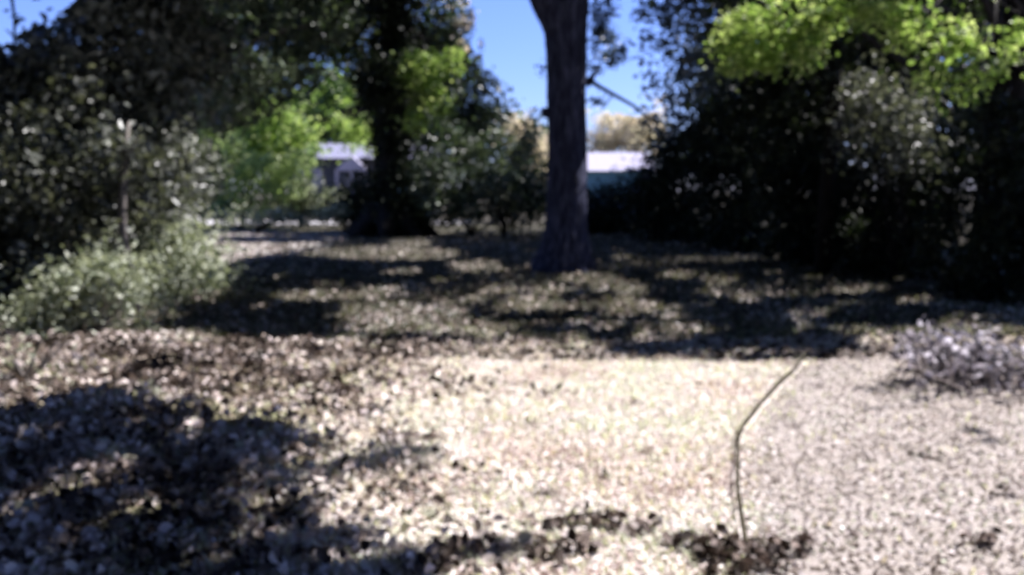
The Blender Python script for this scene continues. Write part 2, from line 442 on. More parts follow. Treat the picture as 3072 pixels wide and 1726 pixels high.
# lawn colour further out: dark turf, darkened further to deepen the tree shade
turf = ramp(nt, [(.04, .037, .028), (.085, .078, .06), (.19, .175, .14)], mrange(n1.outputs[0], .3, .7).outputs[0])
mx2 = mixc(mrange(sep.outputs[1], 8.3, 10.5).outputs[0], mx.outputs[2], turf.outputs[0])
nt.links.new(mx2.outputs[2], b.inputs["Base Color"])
b.inputs["Roughness"].default_value = .95; b.inputs["Specular IOR Level"].default_value = .1
bp = nt.nodes.new("ShaderNodeBump"); bp.inputs["Strength"].default_value = .6; bp.inputs["Distance"].default_value = .04
nt.links.new(n3.outputs[0], bp.inputs["Height"]); nt.links.new(bp.outputs[0], b.inputs["Normal"])
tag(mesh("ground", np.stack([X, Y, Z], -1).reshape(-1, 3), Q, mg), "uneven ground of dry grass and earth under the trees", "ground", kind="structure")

# bare earth track at lower right, a thin sheet over the ground
px_ = np.linspace(.6, 9.0, 150); py_ = np.linspace(1.6, 9.4, 150)
PX, PY = np.meshgrid(px_, py_)
keepm = on_path(PX, PY) > .35
PZ = ground_z(PX, PY) + .010
ii = np.arange(PX.size).reshape(PX.shape)
Q = np.stack([ii[:-1, :-1], ii[:-1, 1:], ii[1:, 1:], ii[1:, :-1]], -1)
km = keepm[:-1, :-1] & keepm[:-1, 1:] & keepm[1:, 1:] & keepm[1:, :-1]
Mpath = noise_mat("bare_earth", [(.24, .205, .18), (.32, .285, .26), (.38, .345, .33)], 22.0, .95, .8, detail=8, spec=.1, dist=.02)
Q = Q[km]
used = np.unique(Q); rem = -np.ones(PX.size, int); rem[used] = np.arange(len(used))
tag(mesh("path", np.stack([PX, PY, PZ], -1).reshape(-1, 3)[used], rem[Q], Mpath), "smooth bare earth path at the lower right of the clearing", "path", kind="structure")

# far road crossing behind the trees
g = Geo(); g.add([(-120, 41, .02), (-2, 41.5, .02), (-2, 47, .02), (-120, 48, .02)], [(0, 1, 2, 3)])
tag(g.build("road", noise_mat("pale_road", [(.32, .31, .30), (.48, .46, .44)], 2.0, .9, .1)), "pale road crossing behind the trees on the left", "road", kind="structure")

# ------------------------------------------------------------------ shade canopy: leaf clumps of the tall trees' crowns
OAK = G(566, 271); IVY = P(391, 235, 31); IVY[2] = 0
RT = np.array([8.1, 14.6, 0.]); MT = np.array([5.9, 16.8, 0.]); LT = np.array([-9.2, 15., 0.])
tops = {'oak': OAK, 'ivy': IVY, 'right': RT, 'mid': MT, 'left': LT}
ncand = 8200
cx = rng.uniform(-15, 13, ncand); cy = rng.uniform(.5, 36, ncand)
ch = rng.uniform(7.0, 12.5, ncand)
C0 = np.stack([cx, cy, np.zeros(ncand)], -1) + (ch / SUNV[2])[:, None] * SUNV
k = ~lit_ground(cx, cy)
C0 = C0[k]
p0, q0 = pix(C0)
vis = (q0 > -25) & (p0 > -60) & (p0 < 1090)
C0 = C0[~(vis & (p0 > 440) & (p0 < 735))]
rep = np.repeat(np.arange(len(C0)), 46)
CL = C0[rep] + rng.normal(size=(len(rep), 3)) * np.array([.5, .5, .35])
CR = np.clip(.5 + .28 * rng.normal(size=len(C0))[rep] + .18 * rng.normal(size=len(rep)), 0, 1)
names = list(tops); tp = np.array([tops[n][:2] for n in names])
own = np.argmin(np.linalg.norm(C0[:, None, :2] - tp[None], axis=2) - np.array([2.5, 1, 0, 0, 0]), axis=1)
def share(n):
    i = names.index(n); m = own == i
    return C0[m], CL[m[rep]], CR[m[rep]]

# ------------------------------------------------------------------ main oak
def trunk_path(spec):
    """spec: (left px, right px, py) rows at depth y -> centres, radii"""
    pass
yd = OAK[1]
rows = [(527, 595, 276), (531, 592, 268), (537, 589.5, 255), (542, 588, 240), (546, 587.5, 220), (547, 587, 195), (548, 587, 170), (548, 586.5, 140), (548, 586, 110), (547, 586, 80), (546, 586, 55), (545, 587, 30), (546, 588, 8), (549, 589, -20), (552, 590, -55), (556, 590, -100), (560, 590, -150)]
pts, rad = [], []
for l, r_, py in rows:
    c = P((l + r_) / 2, py, yd); pts.append(c); rad.append((r_ - l) / 2 * yd / F)
pts[0][2] = -.15
# resample finely for bark relief
def resample(pts, rad, n):
    pts = np.array(pts); t = np.linspace(0, 1, len(pts)); u = np.linspace(0, 1, n)
    return [np.array([np.interp(a, t, pts[:, k]) for k in range(3)]) for a in u], [float(np.interp(a, t, rad)) for a in u]
tree = empty("oak_tree", (OAK[0], yd, 0), "large grey-barked tree standing alone in the middle of the clearing", "tree")
pp, rr = resample(pts, rad, 90)
g = Geo(); g.tube(pp, rr, 44, .035, seed=3)
# root flare
for k_ in range(9):
    an = 2 * math.pi * k_ / 9 + .3
    L = rng.uniform(.2, .42)
    a = np.array([OAK[0] + .18 * math.cos(an), yd + .18 * math.sin(an), .75])
    e = np.array([OAK[0] + (.40 + L * .7) * math.cos(an), yd + (.40 + L * .7) * math.sin(an), -.04])
    m_ = (a + e) / 2 + np.array([-.04 * math.cos(an), -.04 * math.sin(an), -.1])
    g.tube([a, (a + m_) / 2, m_, (m_ + e) / 2, e], [.24, .22, .19, .13, .05], 10, .05, seed=k_)
# left fork leaving the trunk at the top of the picture
fk = [P(566, 45, yd), P(556, 22, yd - .1), P(546, 2, yd - .2), P(534, -30, yd - .5), P(515, -75, yd - 1), P(490, -140, yd - 1.8)]
fp, fr = resample(fk, [.30, .30, .28, .25, .22, .17], 24)
g.tube(fp, fr, 22, .04, seed=9)
g.tube([P(548, 113, yd), P(544, 111, yd - .1), P(541, 110, yd - .15)], [.12, .07, .03], 8, .1, seed=1)
g.tube([P(586, 84, yd), P(592, 78, yd), P(596, 70, yd - .1)], [.10, .06, .02], 8, .1, seed=2)
# crown limbs
oc, ol, orn = share('oak')
far = fp[-1]; top = pp[-1]
for i in range(26):
    c = oc[rng.integers(len(oc))]
    a = far if c[0] < 0 else top
    a = a if rng.random() < .6 else pp[-12]
    r0 = rng.uniform(.07, .16)
    L = curve_pts(a, c, .06, .12, 9, seed=i)
    if blocks_sun(L) or any(465 < pix(np.array(q))[0] < 665 and pix(np.array(q))[1] > -8 for q in L[2:]): continue
    g.tube(L, np.linspace(r0, .02, 9), 7, .05, seed=i)
g.build("trunk", M_bark, tree, smooth=True)
# the thin branch reaching down to the right, with a few sprays
br = [P(587, 79, yd), P(600, 87, yd - .1), P(618, 97, yd - .3), P(634, 106, yd - .5), P(650, 119, yd - .7), P(660, 128, yd - .8)]
g = Geo(); g.tube(br, [.05, .04, .034, .03, .024, .012], 7, .05, seed=4)
g.tube([P(612, 94, yd - .2), P(606, 104, yd - .2), P(600, 112, yd - .2)], [.02, .014, .006], 5)
g.build("branch", M_bark2, tree, smooth=True)
e1 = [E(602, 12, 12, 12, yd, .4), E(606, 40, 14, 14, yd, .4), E(612, 58, 10, 8, yd, .4), E(596, 66, 6, 8, yd, .3), E(600, 25, 10, 8, yd, .4), E(545, 68, 5, 4, yd, .2), E(622, 50, 6, 5, yd, .3), E(602, 100, 5, 6, yd, .2), E(652, 122, 8, 6, yd - .7, .3)]
_, sp, sr = clump_pts(e1, 62, 22, .10)
k = sp[:, 0] > -99
pl, kk = sun_carve(ol, .02); orn = orn[kk]
k = ~in_gap(pl); pl, orn = pl[k], orn[k]
leaf_obj("crown", pl, .29, M_mid, tree, orn)
leaf_obj("low_spray", sp, .085, M_blue, tree, sr)

# ------------------------------------------------------------------ ivy-clad tree
ey = IVY[1]
rows = [(358, 428, 240), (363, 424, 233), (369, 419, 222), (373, 416, 205), (375, 414, 180), (376, 412, 150), (376, 410, 120), (377, 408, 90), (378, 408, 60), (379, 408, 30), (380, 408, 0), (382, 408, -40), (384, 408, -90), (386, 406, -150)]
pts, rad = [], []
for l, r_, py in rows:
    pts.append(P((l + r_) / 2, py, ey)); rad.append((r_ - l) / 2 * ey / F * .8)
pts[0][2] = -.3
tree = empty("ivy_covered_tree", (IVY[0], ey, 0), "thick black trunk wrapped in ivy, left of the middle, leafy sprigs on its right", "tree")
g = Geo(); pp, rr = resample(pts, rad, 50); g.tube(pp, rr, 26, .06, seed=12)
for k_ in range(8):
    an = 2 * math.pi * k_ / 8
    a = np.array([IVY[0] + .5 * math.cos(an), ey + .5 * math.sin(an), .9]); e = np.array([IVY[0] + 1.7 * math.cos(an), ey + 1.7 * math.sin(an), -.05])
    g.tube([a, (a + e) / 2 - [0, 0, .15], e], [.4, .3, .08], 9, .05, seed=k_)
ic, il, irn = share('ivy')
for i in range(22):
    c = ic[rng.integers(len(ic))] if len(ic) else P(390, -120, ey)
    g.tube(curve_pts(pp[-6 if i % 2 else -1], c, .06, .1, 8, seed=i + 50), np.linspace(.16, .03, 8), 6, .05, seed=i)
g.build("trunk", M_bark2, tree, smooth=True)
# ivy sheath
n = 26; C = []
for i in range(520):
    t_ = rng.uniform(0.02, .85); j = int(t_ * 49); an = rng.uniform(0, 6.28)
    r0 = rr[j] * rng.uniform(.95, 1.3) + (.5 if 65 < pix(pp[j])[1] < 110 else 0)
    C.append(pp[j] + np.array([r0 * math.cos(an), r0 * math.sin(an), 0]))
for i in range(150):
    C.append(P(rng.normal(379, 11), rng.uniform(62, 104), 29.8 + rng.normal() * .5))
C = np.array(C); q = np.repeat(np.arange(len(C)), n)
ip = C[q] + rng.normal(size=(len(q), 3)) * .22
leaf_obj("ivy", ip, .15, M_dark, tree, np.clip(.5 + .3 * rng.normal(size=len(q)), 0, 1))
e1 = [E(420, 62, 16, 9, 29, 1), E(408, 75, 9, 12, 29, .8), E(428, 78, 10, 14, 29, .8), E(424, 95, 9, 14, 29, .8), E(450, 62, 14, 12, 29, 1), E(416, 118, 10, 10, 29, .8), E(440, 100, 8, 12, 29, .8)]
_, sp, sr = clump_pts(e1, 80, 24, .22)
leaf_obj("sprigs", sp, .16, M_lime, tree, sr)
cells = [E(350, -10, 50, 40, 29, 3), E(420, -20, 40, 40, 30, 3), E(385, 20, 24, 40, 30.5, 1.6)]
_, cp, crn = clump_pts(cells, 170, 32, .32)
cp = np.concatenate([cp, il]); crn = np.concatenate([crn, irn])
cp, kk = sun_carve(cp, .03); crn = crn[kk]; k = ~in_gap(cp)
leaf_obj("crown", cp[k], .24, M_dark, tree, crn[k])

# ------------------------------------------------------------------ tall trees at the sides
plant("edge_tree", "tall dark tree at the left edge, its black crown filling the top left corner", "tree", LT,
      [E(-30, 60, 70, 60, 14.5, 2.5), E(70, 80, 70, 45, 15, 2.5), E(150, 40, 65, 50, 16, 2), E(50, 150, 70, 45, 14, 2), E(130, 120, 60, 50, 16, 2), E(110, 0, 60, 35, 15.5, 2), E(-20, 180, 50, 50, 13.5, 2)],
      M_thick, 640, 30, .26, .17, trunk=([LT + [0, 0, -.1], LT + [.1, 0, 2], LT + [.2, .1, 5], LT + [.1, .3, 8]], [.34, .27, .22, .12]), limbs=20, limb_r=.07, extra=share('left'))
plant("overhanging_tree", "near tree at the right edge with lime-green boughs hanging from the top", "tree", RT,
      [E(775, 15, 45, 22, 11, .8), E(745, 42, 20, 18, 11, .6), E(790, 48, 26, 16, 11, .6), E(830, 20, 30, 22, 11, .7), E(735, 65, 13, 8, 11, .4), E(850, 10, 30, 14, 10.5, .7), E(760, 60, 22, 10, 11, .5), E(812, 62, 14, 10, 11, .4),
       E(965, 30, 50, 26, 9, .8), E(1015, 55, 40, 20, 9, .6), E(950, 65, 26, 16, 9, .5), E(905, 25, 26, 18, 9.3, .6), E(980, 78, 26, 10, 9, .4), E(940, 82, 18, 9, 9, .3), E(1040, 30, 30, 30, 9, .6), E(895, 8, 30, 12, 9.6, .6), E(962, 88, 12, 6, 9, .3)],
      M_lime, 330, 26, .11, .085, crown='boughs', trunk=([RT + [0, 0, -.1], RT + [-.05, 0, 1.5], RT + [.05, 0, 3.5], RT + [.1, -.1, 5.5], RT + [0, -.3, 8]], [.52, .44, .40, .34, .2], 20), limbs=26, limb_r=.05, sky_gap=False)
rt = COL.objects["overhanging_tree"]
rc, rl, rrn = share('right'); rl, kk = sun_carve(rl, .02); leaf_obj("crown", rl, .29, M_mid, rt, rrn[kk])
plant("slender_tree", "slender dark trunk rising out of the right-hand thicket under lime boughs", "tree", MT,
      [E(800, 60, 60, 50, 17.5, 1.5), E(760, 100, 45, 35, 18, 1.5), E(860, 60, 55, 45, 17.5, 1.5), E(840, 110, 50, 35, 18.3, 1.2), E(780, 20, 60, 30, 18, 2), E(930, 40, 50, 50, 16.5, 1.5)],
      M_dark, 420, 34, .24, .13, trunk=([MT + [0, 0, -.1], MT + [.02, 0, 1.5], MT + [.12, 0, 3], MT + [.1, .1, 5], MT + [.3, .2, 9]], [.17, .14, .13, .12, .07]), limbs=14, limb_r=.045, extra=share('mid'))
b_ = G(690, 232)
plant("open_crowned_tree", "tall thin-leaved tree right of the middle, sky showing through its crown", "tree", (b_[0], 26, 0),
      [E(690, 20, 44, 40, 26, 2), E(668, 60, 26, 26, 26, 1.5), E(700, 80, 36, 30, 26, 1.5), E(664, 100, 20, 14, 26, 1), E(715, 40, 30, 50, 26, 2), E(652, 14, 14, 12, 26, .8), E(680, -10, 50, 24, 26, 2), E(690, 120, 40, 22, 26, 1.5)],
      M_blue, 120, 28, .27, .17, trunk=([(b_[0], 26, -.1), (b_[0] + .1, 26, 3), (b_[0] - .1, 26, 6), (b_[0], 26, 10)], [.26, .2, .16, .08]), limbs=22, limb_r=.05, sky_gap=False)

# ------------------------------------------------------------------ trees behind, left
specs = [
 ("leafy_tree", "dark green tree behind the left thicket, dull highlights across its crown", (188, 232, 26), [(250, 25, 60, 42), (210, 75, 45, 40), (270, 70, 45, 26), (180, 30, 50, 50), (230, 110, 40, 22), (320, 20, 40, 26)], M_ever, 430, 36, .32, .17, 2.0),
 ("leafy_tree", "sunny yellow-green tree hanging over the pale house roof", (378, 218, 39), [(330, 80, 36, 28), (300, 144, 14, 12), (362, 134, 12, 10), (240, 150, 22, 28), (268, 140, 22, 26), (225, 175, 16, 24), (278, 160, 12, 14), (350, 108, 30, 24), (305, 115, 34, 22), (330, 60, 26, 22), (280, 105, 26, 26), (365, 80, 20, 34), (360, 125, 20, 12)], M_lime, 520, 30, .38, .24, 2.4),
 ("leafy_tree", "grey-green tree behind the ivy trunk, its outline sloping down against the sky", (399, 228, 34), [(440, 60, 32, 36), (465, 100, 38, 34), (490, 130, 36, 28), (450, 150, 40, 34), (505, 150, 30, 26), (445, 20, 22, 36), (515, 125, 22, 20), (480, 75, 16, 18)], M_ever, 520, 32, .36, .19, 2.2),
 ("leafy_tree", "pale yellow-green tree top against the sky left of the middle trunk", (393, 222, 33), [(466, 22, 14, 22), (476, 50, 10, 18), (455, -10, 18, 20)], M_pale, 70, 26, .30, .17, 1.0),
 ("leafy_tree", "mid green tree behind and above the ivy trunk's left side", (396, 226, 36), [(330, 15, 44, 30), (350, 45, 28, 20), (300, 35, 34, 26), (420, 10, 30, 30), (270, 10, 40, 30)], M_mid, 300, 32, .42, .2, 2.4),
]
for nm, lb, (bx, by, d), el, mt, ncl, per, spd, sz, dep in specs:
    base = P(bx, by, d); base[2] = 0
    plant(nm, lb, "tree", base, [E(a, b2, c, e_, d, dep) for a, b2, c, e_ in el], mt, ncl, per, spd, sz,
          trunk=([base + [0, 0, -.1], base + [.1, 0, 2.5], base + [0, 0, 5], base + [.2, 0, 7.5]], [.3, .24, .17, .08]), limbs=14, limb_r=.07, ground=True, group="trees behind the clearing")

# ------------------------------------------------------------------ shrubs and undergrowth
shr = [
 # name, label, cat, base(px, d), ellipses, depth, mat, ncl, per, spread, size
 ("shrub", "dim brownish thicket under the left edge tree, filling the left side", (70, 12.5), [(40, 200, 75, 60), (110, 200, 60, 55), (0, 260, 60, 60), (70, 265, 60, 40), (150, 170, 45, 45)], 1.6, M_thick, 520, 30, .19, .13),
 ("shrub", "grey-leaved shrub with a pale clump, at the right end of the left thicket", (175, 15.5), [(165, 195, 28, 26), (185, 160, 22, 26), (195, 210, 22, 20), (140, 215, 24, 24), (205, 185, 16, 40)], 1.2, M_grey, 170, 30, .15, .10),
 ("shrub", "sunlit grey-green bush spilling onto the lawn below the left thicket", (165, 13), [(150, 252, 42, 26), (190, 260, 28, 20), (110, 255, 36, 26), (205, 275, 16, 12), (165, 235, 34, 14), (90, 262, 30, 24), (60, 275, 24, 22), (120, 235, 26, 14)], .9, M_weed, 300, 24, .25, .085),
 ("shrub", "pale leafy bush leaning over the grass left of the big shadow", (85, 9.6), [(88, 296, 36, 34), (120, 300, 20, 26), (65, 320, 34, 28), (105, 285, 28, 22), (48, 335, 28, 22), (112, 315, 14, 18)], .6, M_weed, 320, 24, .20, .07),
 ("shrub", "low weeds at the left margin of the sunlit grass", (15, 7.2), [(5, 365, 34, 32), (34, 350, 30, 22), (-20, 385, 34, 34), (20, 390, 24, 14), (50, 342, 20, 12)], .4, M_weed, 240, 24, .10, .055),
 ("shrub", "bright green bush left of the house beyond the lawn", (240, 36), [(285, 180, 12, 20), (300, 165, 12, 8), (240, 185, 28, 26), (265, 175, 22, 20), (228, 160, 20, 22), (250, 210, 26, 12), (215, 200, 16, 18)], 1.4, M_limeb, 150, 26, .33, .19),
 ("shrub", "small sunny bush in front of the pale house", (300, 38), [(290, 205, 18, 12), (310, 208, 16, 10), (328, 200, 12, 14), (280, 195, 12, 14), (305, 190, 10, 14), (345, 205, 10, 12)], .9, M_weed, 130, 26, .22, .15),
 ("shrub", "low pale weeds standing along the far side of the road edge", (255, 33), [(225, 216, 14, 7), (250, 219, 14, 5), (275, 216, 12, 7), (318, 216, 14, 7), (300, 220, 10, 4), (335, 214, 8, 8)], .5, M_weed, 60, 24, .2, .13),
 ("shrub", "dark bush tucked behind the left foot of the ivy trunk", (355, 35), [(352, 205, 18, 20), (340, 215, 16, 14), (365, 190, 14, 20)], 1.0, M_dark, 90, 30, .25, .16),
 ("shrub", "dark undergrowth between the ivy trunk and the middle trunk", (470, 31), [(440, 205, 30, 26), (480, 200, 34, 26), (520, 205, 26, 26), (500, 180, 30, 20), (430, 180, 24, 24), (540, 190, 16, 34)], 1.4, M_ever, 300, 32, .26, .15),
 ("shrub", "silvery leaved little bush in front of the dark undergrowth beside the middle trunk", (505, 30), [(502, 198, 18, 9), (490, 190, 12, 8), (515, 206, 10, 6)], .5, M_grey, 36, 24, .16, .11),
 ("shrub", "sunlit pale bush behind the undergrowth, just left of the middle trunk", (528, 46), [(528, 145, 16, 22), (515, 128, 14, 12), (536, 165, 12, 16)], 1.2, M_pale, 70, 28, .34, .2),
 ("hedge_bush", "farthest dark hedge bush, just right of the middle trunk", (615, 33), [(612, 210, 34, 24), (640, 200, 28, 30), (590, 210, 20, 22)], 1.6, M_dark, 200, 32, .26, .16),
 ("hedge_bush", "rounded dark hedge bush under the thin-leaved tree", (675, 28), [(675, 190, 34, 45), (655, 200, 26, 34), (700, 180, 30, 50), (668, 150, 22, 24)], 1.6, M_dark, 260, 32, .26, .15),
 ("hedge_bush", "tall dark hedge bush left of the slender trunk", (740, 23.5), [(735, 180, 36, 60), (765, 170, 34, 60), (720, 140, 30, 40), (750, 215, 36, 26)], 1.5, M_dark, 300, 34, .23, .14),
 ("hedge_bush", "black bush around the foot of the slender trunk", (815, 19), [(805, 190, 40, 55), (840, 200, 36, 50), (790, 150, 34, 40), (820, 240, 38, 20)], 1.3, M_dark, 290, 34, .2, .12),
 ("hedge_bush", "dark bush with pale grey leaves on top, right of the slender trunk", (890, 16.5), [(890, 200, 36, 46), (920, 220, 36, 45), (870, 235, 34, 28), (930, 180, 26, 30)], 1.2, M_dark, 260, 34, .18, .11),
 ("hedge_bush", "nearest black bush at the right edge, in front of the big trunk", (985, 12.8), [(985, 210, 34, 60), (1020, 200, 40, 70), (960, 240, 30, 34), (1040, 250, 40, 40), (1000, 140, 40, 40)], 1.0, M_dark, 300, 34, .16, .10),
 ("shrub", "grey-leaved shrub catching light above the right-hand bushes", (895, 15.4), [(885, 120, 26, 22), (900, 150, 26, 20), (870, 95, 18, 20), (915, 130, 18, 16), (862, 130, 14, 30), (920, 165, 18, 10)], 1.2, M_thick, 110, 26, .24, .11),
]
for nm, lb, (bx, d), el, dep, mt, ncl, per, spd, sz in shr:
    base = P(bx, 200, d); base[2] = float(ground_z(np.array(base[0]), np.array(base[1])))
    grp = "hedge bushes along the right side" if nm == "hedge_bush" else None
    plant(nm, lb, "bush", base, [E(a, b2, c, e_, d, dep) for a, b2, c, e_ in el + ([(el[0][0], 190 + 1419 / d - 13, 34, 14), (bx, 190 + 1419 / d - 10, 26, 12)] if nm == 'hedge_bush' or 'left thicket' in lb or 'left side' in lb else [])], mt, int(ncl * 1.15), per, spd, sz, crown='foliage', wood='stems',
          limbs=14 if d < 20 else 8, limb_r=.022 if d < 20 else .04, wmat=M_stem if d < 16 and bx < 300 else M_bark2, group=grp, ground=d < 30)

# pale bare stem in the left thicket
bs = P(124, 0, 11.2)
t = empty("sapling", (bs[0], 11.2, 0), "bare pale grey sapling stem standing in the left thicket", "sapling")
g = Geo(); g.tube([(bs[0], 11.2, -.05), P(122, 230, 11.2), P(123, 180, 11.2), P(126, 150, 11.2), P(129, 122, 11.4)], [.06, .05, .045, .035, .012], 9, .06)
g.tube([P(124, 170, 11.2), P(132, 150, 11.2), P(138, 138, 11.2)], [.03, .02, .01], 6)
g.build("stem", M_stem, t, smooth=True)

# ------------------------------------------------------------------ house beyond the road, left
hd = 54.0
def hx(px): return (px - 512) / F * hd
def hz(py): return P(300, py, hd)[2]
M_wall = noise_mat("dark_siding", [(.05, .055, .065), (.09, .095, .11)], 3.0, .8, .05)
M_white = noise_mat("white_paint", [(.28, .27, .33), (.38, .36, .44)], 3.0, .6, .05)
M_roof = noise_mat("pale_roof", [(.15, .15, .20), (.24, .24, .31)], 6.0, .7, .1)
M_glass, nt_, b_g = nodes("dark_glass"); b_g.inputs["Base Color"].default_value = (.02, .025, .03, 1); b_g.inputs["Roughness"].default_value = .1
house = empty("house", (hx(355), hd + 4, 0), "low house with pale roof and white porch gable beyond the road, seen through leaves", "house")
x0, x1 = hx(288), hx(432); ze = hz(158)
g = Geo(); g.box(x0, x1, hd + .6, hd + 8, -.1, ze); g.build("wall", M_wall, house)
g = Geo(); zr = ze + 1.1
g.add([(x0 - .4, hd - .2, ze - .02), (x1 + .4, hd - .2, ze - .02), (x1 + .4, hd + 4.3, zr), (x0 - .4, hd + 4.3, zr), (x1 + .4, hd + 8.8, ze - .02), (x0 - .4, hd + 8.8, ze - .02)], [(0, 1, 2, 3), (3, 2, 4, 5), (0, 3, 5), (1, 4, 2), (0, 5, 4, 1)])
rf = g.build("roof", M_roof, house)
g = Geo(); g.box(hx(330), hx(330) + .7, hd + 4, hd + 4.7, zr - .3, zr + .7); g.build("chimney", M_stem, rf)
g = Geo(); gx0, gx1, gz = hx(340), hx(372), hz(171)
g.add([(gx0, hd - 1.2, gz), (gx1, hd - 1.2, gz), ((gx0 + gx1) / 2, hd - 1.2, hz(156)), (gx0, hd - .22, gz), (gx1, hd - .22, gz), ((gx0 + gx1) / 2, hd - .22, hz(156))], [(0, 1, 2), (3, 5, 4), (0, 2, 5, 3), (1, 4, 5, 2), (0, 3, 4, 1)])
g.build("porch_gable", M_white, house)
for q_ in (hx(341.5), hx(356), hx(370)):
    g = Geo(); g.box(q_ - .09, q_ + .09, hd - 1.1, hd - .92, -.05, gz - .005); g.build("porch_post", M_white, house)
for a, c, lo, hi in ((343, 352, 191, 178), (358, 367, 194, 177)):
    g = Geo(); g.box(hx(a), hx(c), hd + .5, hd + .597, hz(lo), hz(hi)); w = g.build("door" if a > 350 else "shutter_panel", M_white, house)
for a, c in ((296, 304), (312, 322)):
    g = Geo(); zl, zh = hz(186), hz(168)
    g.box(hx(a), hx(c), hd + .52, hd + .597, zl, zh); w = g.build("window", M_white, house)
    g = Geo(); g.box(hx(a) + .07, hx(c) - .07, hd + .49, hd + .517, zl + .07, zh - .07); g.build("pane", M_glass, w)

# ------------------------------------------------------------------ far building in the gap right of the middle trunk
fd = 68.0
def fx(px): return (px - 512) / F * fd
def fz(py): return P(600, py, fd)[2]
M_teal = noise_mat("teal_wall", [(.16, .34, .38), (.26, .46, .50)], 2.0, .8, .05)
far = empty("shed", (fx(618), fd + 4, 0), "far building with white roof and teal wall, in the gap right of the middle trunk", "building")
g = Geo(); g.box(fx(560), fx(650), fd, fd + 9, -.1, fz(171)); g.build("wall", M_teal, far)
g = Geo(); a, c = fx(552), fx(655)
g.add([(a, fd - .4, fz(171)), (c, fd - .4, fz(171)), (c, fd + 4.5, fz(150)), (a, fd + 4.5, fz(150)), (c, fd + 9.4, fz(171)), (a, fd + 9.4, fz(171))], [(0, 1, 2, 3), (3, 2, 4, 5), (0, 3, 5), (1, 4, 2), (0, 5, 4, 1)])
g.build("roof", M_white, far)
g = Geo(); g.box(fx(639), fx(646), fd - .06, fd - .003, fz(183), fz(174)); g.build("window", M_white, far)
base = P(628, 200, 84); base[2] = 0
plant("autumn_tree", "pale tan and yellow tree behind the far white-roofed building", "tree", base,
      [E(622, 128, 30, 22, 84, 2.5), E(608, 132, 20, 18, 84, 2), E(650, 112, 12, 10, 84, 2), E(640, 120, 14, 10, 84, 2), E(645, 128, 16, 20, 84, 2), E(598, 148, 14, 14, 84, 2), E(645, 142, 16, 16, 82, 2)], M_pale, 160, 34, .6, .34,
      trunk=([base, base + [0, 0, 3], base + [0, 0, 6]], [.3, .25, .12]), limbs=8, limb_r=.1, ground=False, carve=False)

# far wood closing the view at either side
def wood(name, label, xr, yr, n, hh, mat):
    C = np.stack([rng.uniform(*xr, n), rng.uniform(*yr, n), rng.uniform(.2, 1, n) ** .8 * hh], -1)
    C[:, 2] *= .75 + .5 * (vnoise(C[:, 0] * .2, C[:, 1] * 0, 5) + .5)
    q = np.repeat(np.arange(n), 30)
    p = C[q] + rng.normal(size=(len(q), 3)) * .8
    k_ = ~in_gap(p) & ~((pix(p)[0] > 588) & (pix(p)[0] < 655))
    p = p[k_]; p[:, 2] = np.abs(p[:, 2])
    tag(leaf_obj(name, p, .55, mat, None, np.clip(.5 + .3 * rng.normal(size=len(p)), 0, 1)), label, "wood", kind="stuff")
wood("wood", "distant woodland beyond the house on the left", (-62, -5), (66, 80), 1500, 11, M_mid)
wood("wood", "distant woodland behind the right-hand hedge", (12, 60), (45, 70), 1500, 13, M_dark)
wood("wood", "distant woodland behind the middle trunk and left of the gap", (-6, 5), (88, 94), 160, 7, M_mid)

nb = 1500  # unseen leaf clumps added around and over the camera to block skylight
C = np.stack([rng.uniform(-16, 12, nb), rng.uniform(-14, -3, nb), rng.uniform(.3, 14, nb)], -1)
C2 = np.stack([rng.uniform(-18, -10, 900), rng.uniform(-4, 12, 900), rng.uniform(.3, 13, 900)], -1)
C3 = np.stack([rng.uniform(-16, 5, 4200), rng.uniform(-9, 13, 4200), rng.uniform(8, 14, 4200)], -1)
C = np.concatenate([C, C2, C3]); q = np.repeat(np.arange(len(C)), 26)
p = C[q] + rng.normal(size=(len(q), 3)) * .5; p[:, 2] = np.abs(p[:, 2])
p, _ = sun_carve(p, .02); a_, b_ = pix(p)
p = p[(p[:, 1] < 1) | (a_ < -40) | (b_ < -30)]
tag(leaf_obj("wood", p, .35, M_dark, None, rng.random(len(p))), "unseen woodland leaves added beside, behind and above the viewer to block skylight", "wood", kind="stuff")

# ------------------------------------------------------------------ thin vine across the pale ground
vp = [(804, 360), (796, 370), (782, 384), (768, 400), (755, 415), (745, 430), (739, 447), (737, 462), (736, 480), (737, 497), (740, 515), (742, 530), (746, 552)]
pts = []
for a, c in vp:
    p = G(a + random.uniform(-1, 1), c); pts.append(np.array([p[0], p[1], float(ground_z(np.array(p[0]), np.array(p[1]))) + .045 + random.uniform(0, .015)]))
vine = empty("vine", pts[6], "long thin brown vine lying in a curve across the pale ground at right", "vine")
g = Geo(); pp, rr = resample(pts, np.linspace(.014, .012, len(pts)), 60); g.tube(pp, rr, 8, .12, seed=5); g.build("stem", M_vine, vine, smooth=True)
for i in (18, 30, 41, 52):
    g = Geo(); a = pp[i]; g.tube([a, a + [random.uniform(-.05, .05), .03, .03], a + [random.uniform(-.09, .09), .05, .035]], [.008, .006, .003], 6)
    g.build("tendril", M_vine, vine)
vine_pts = pp

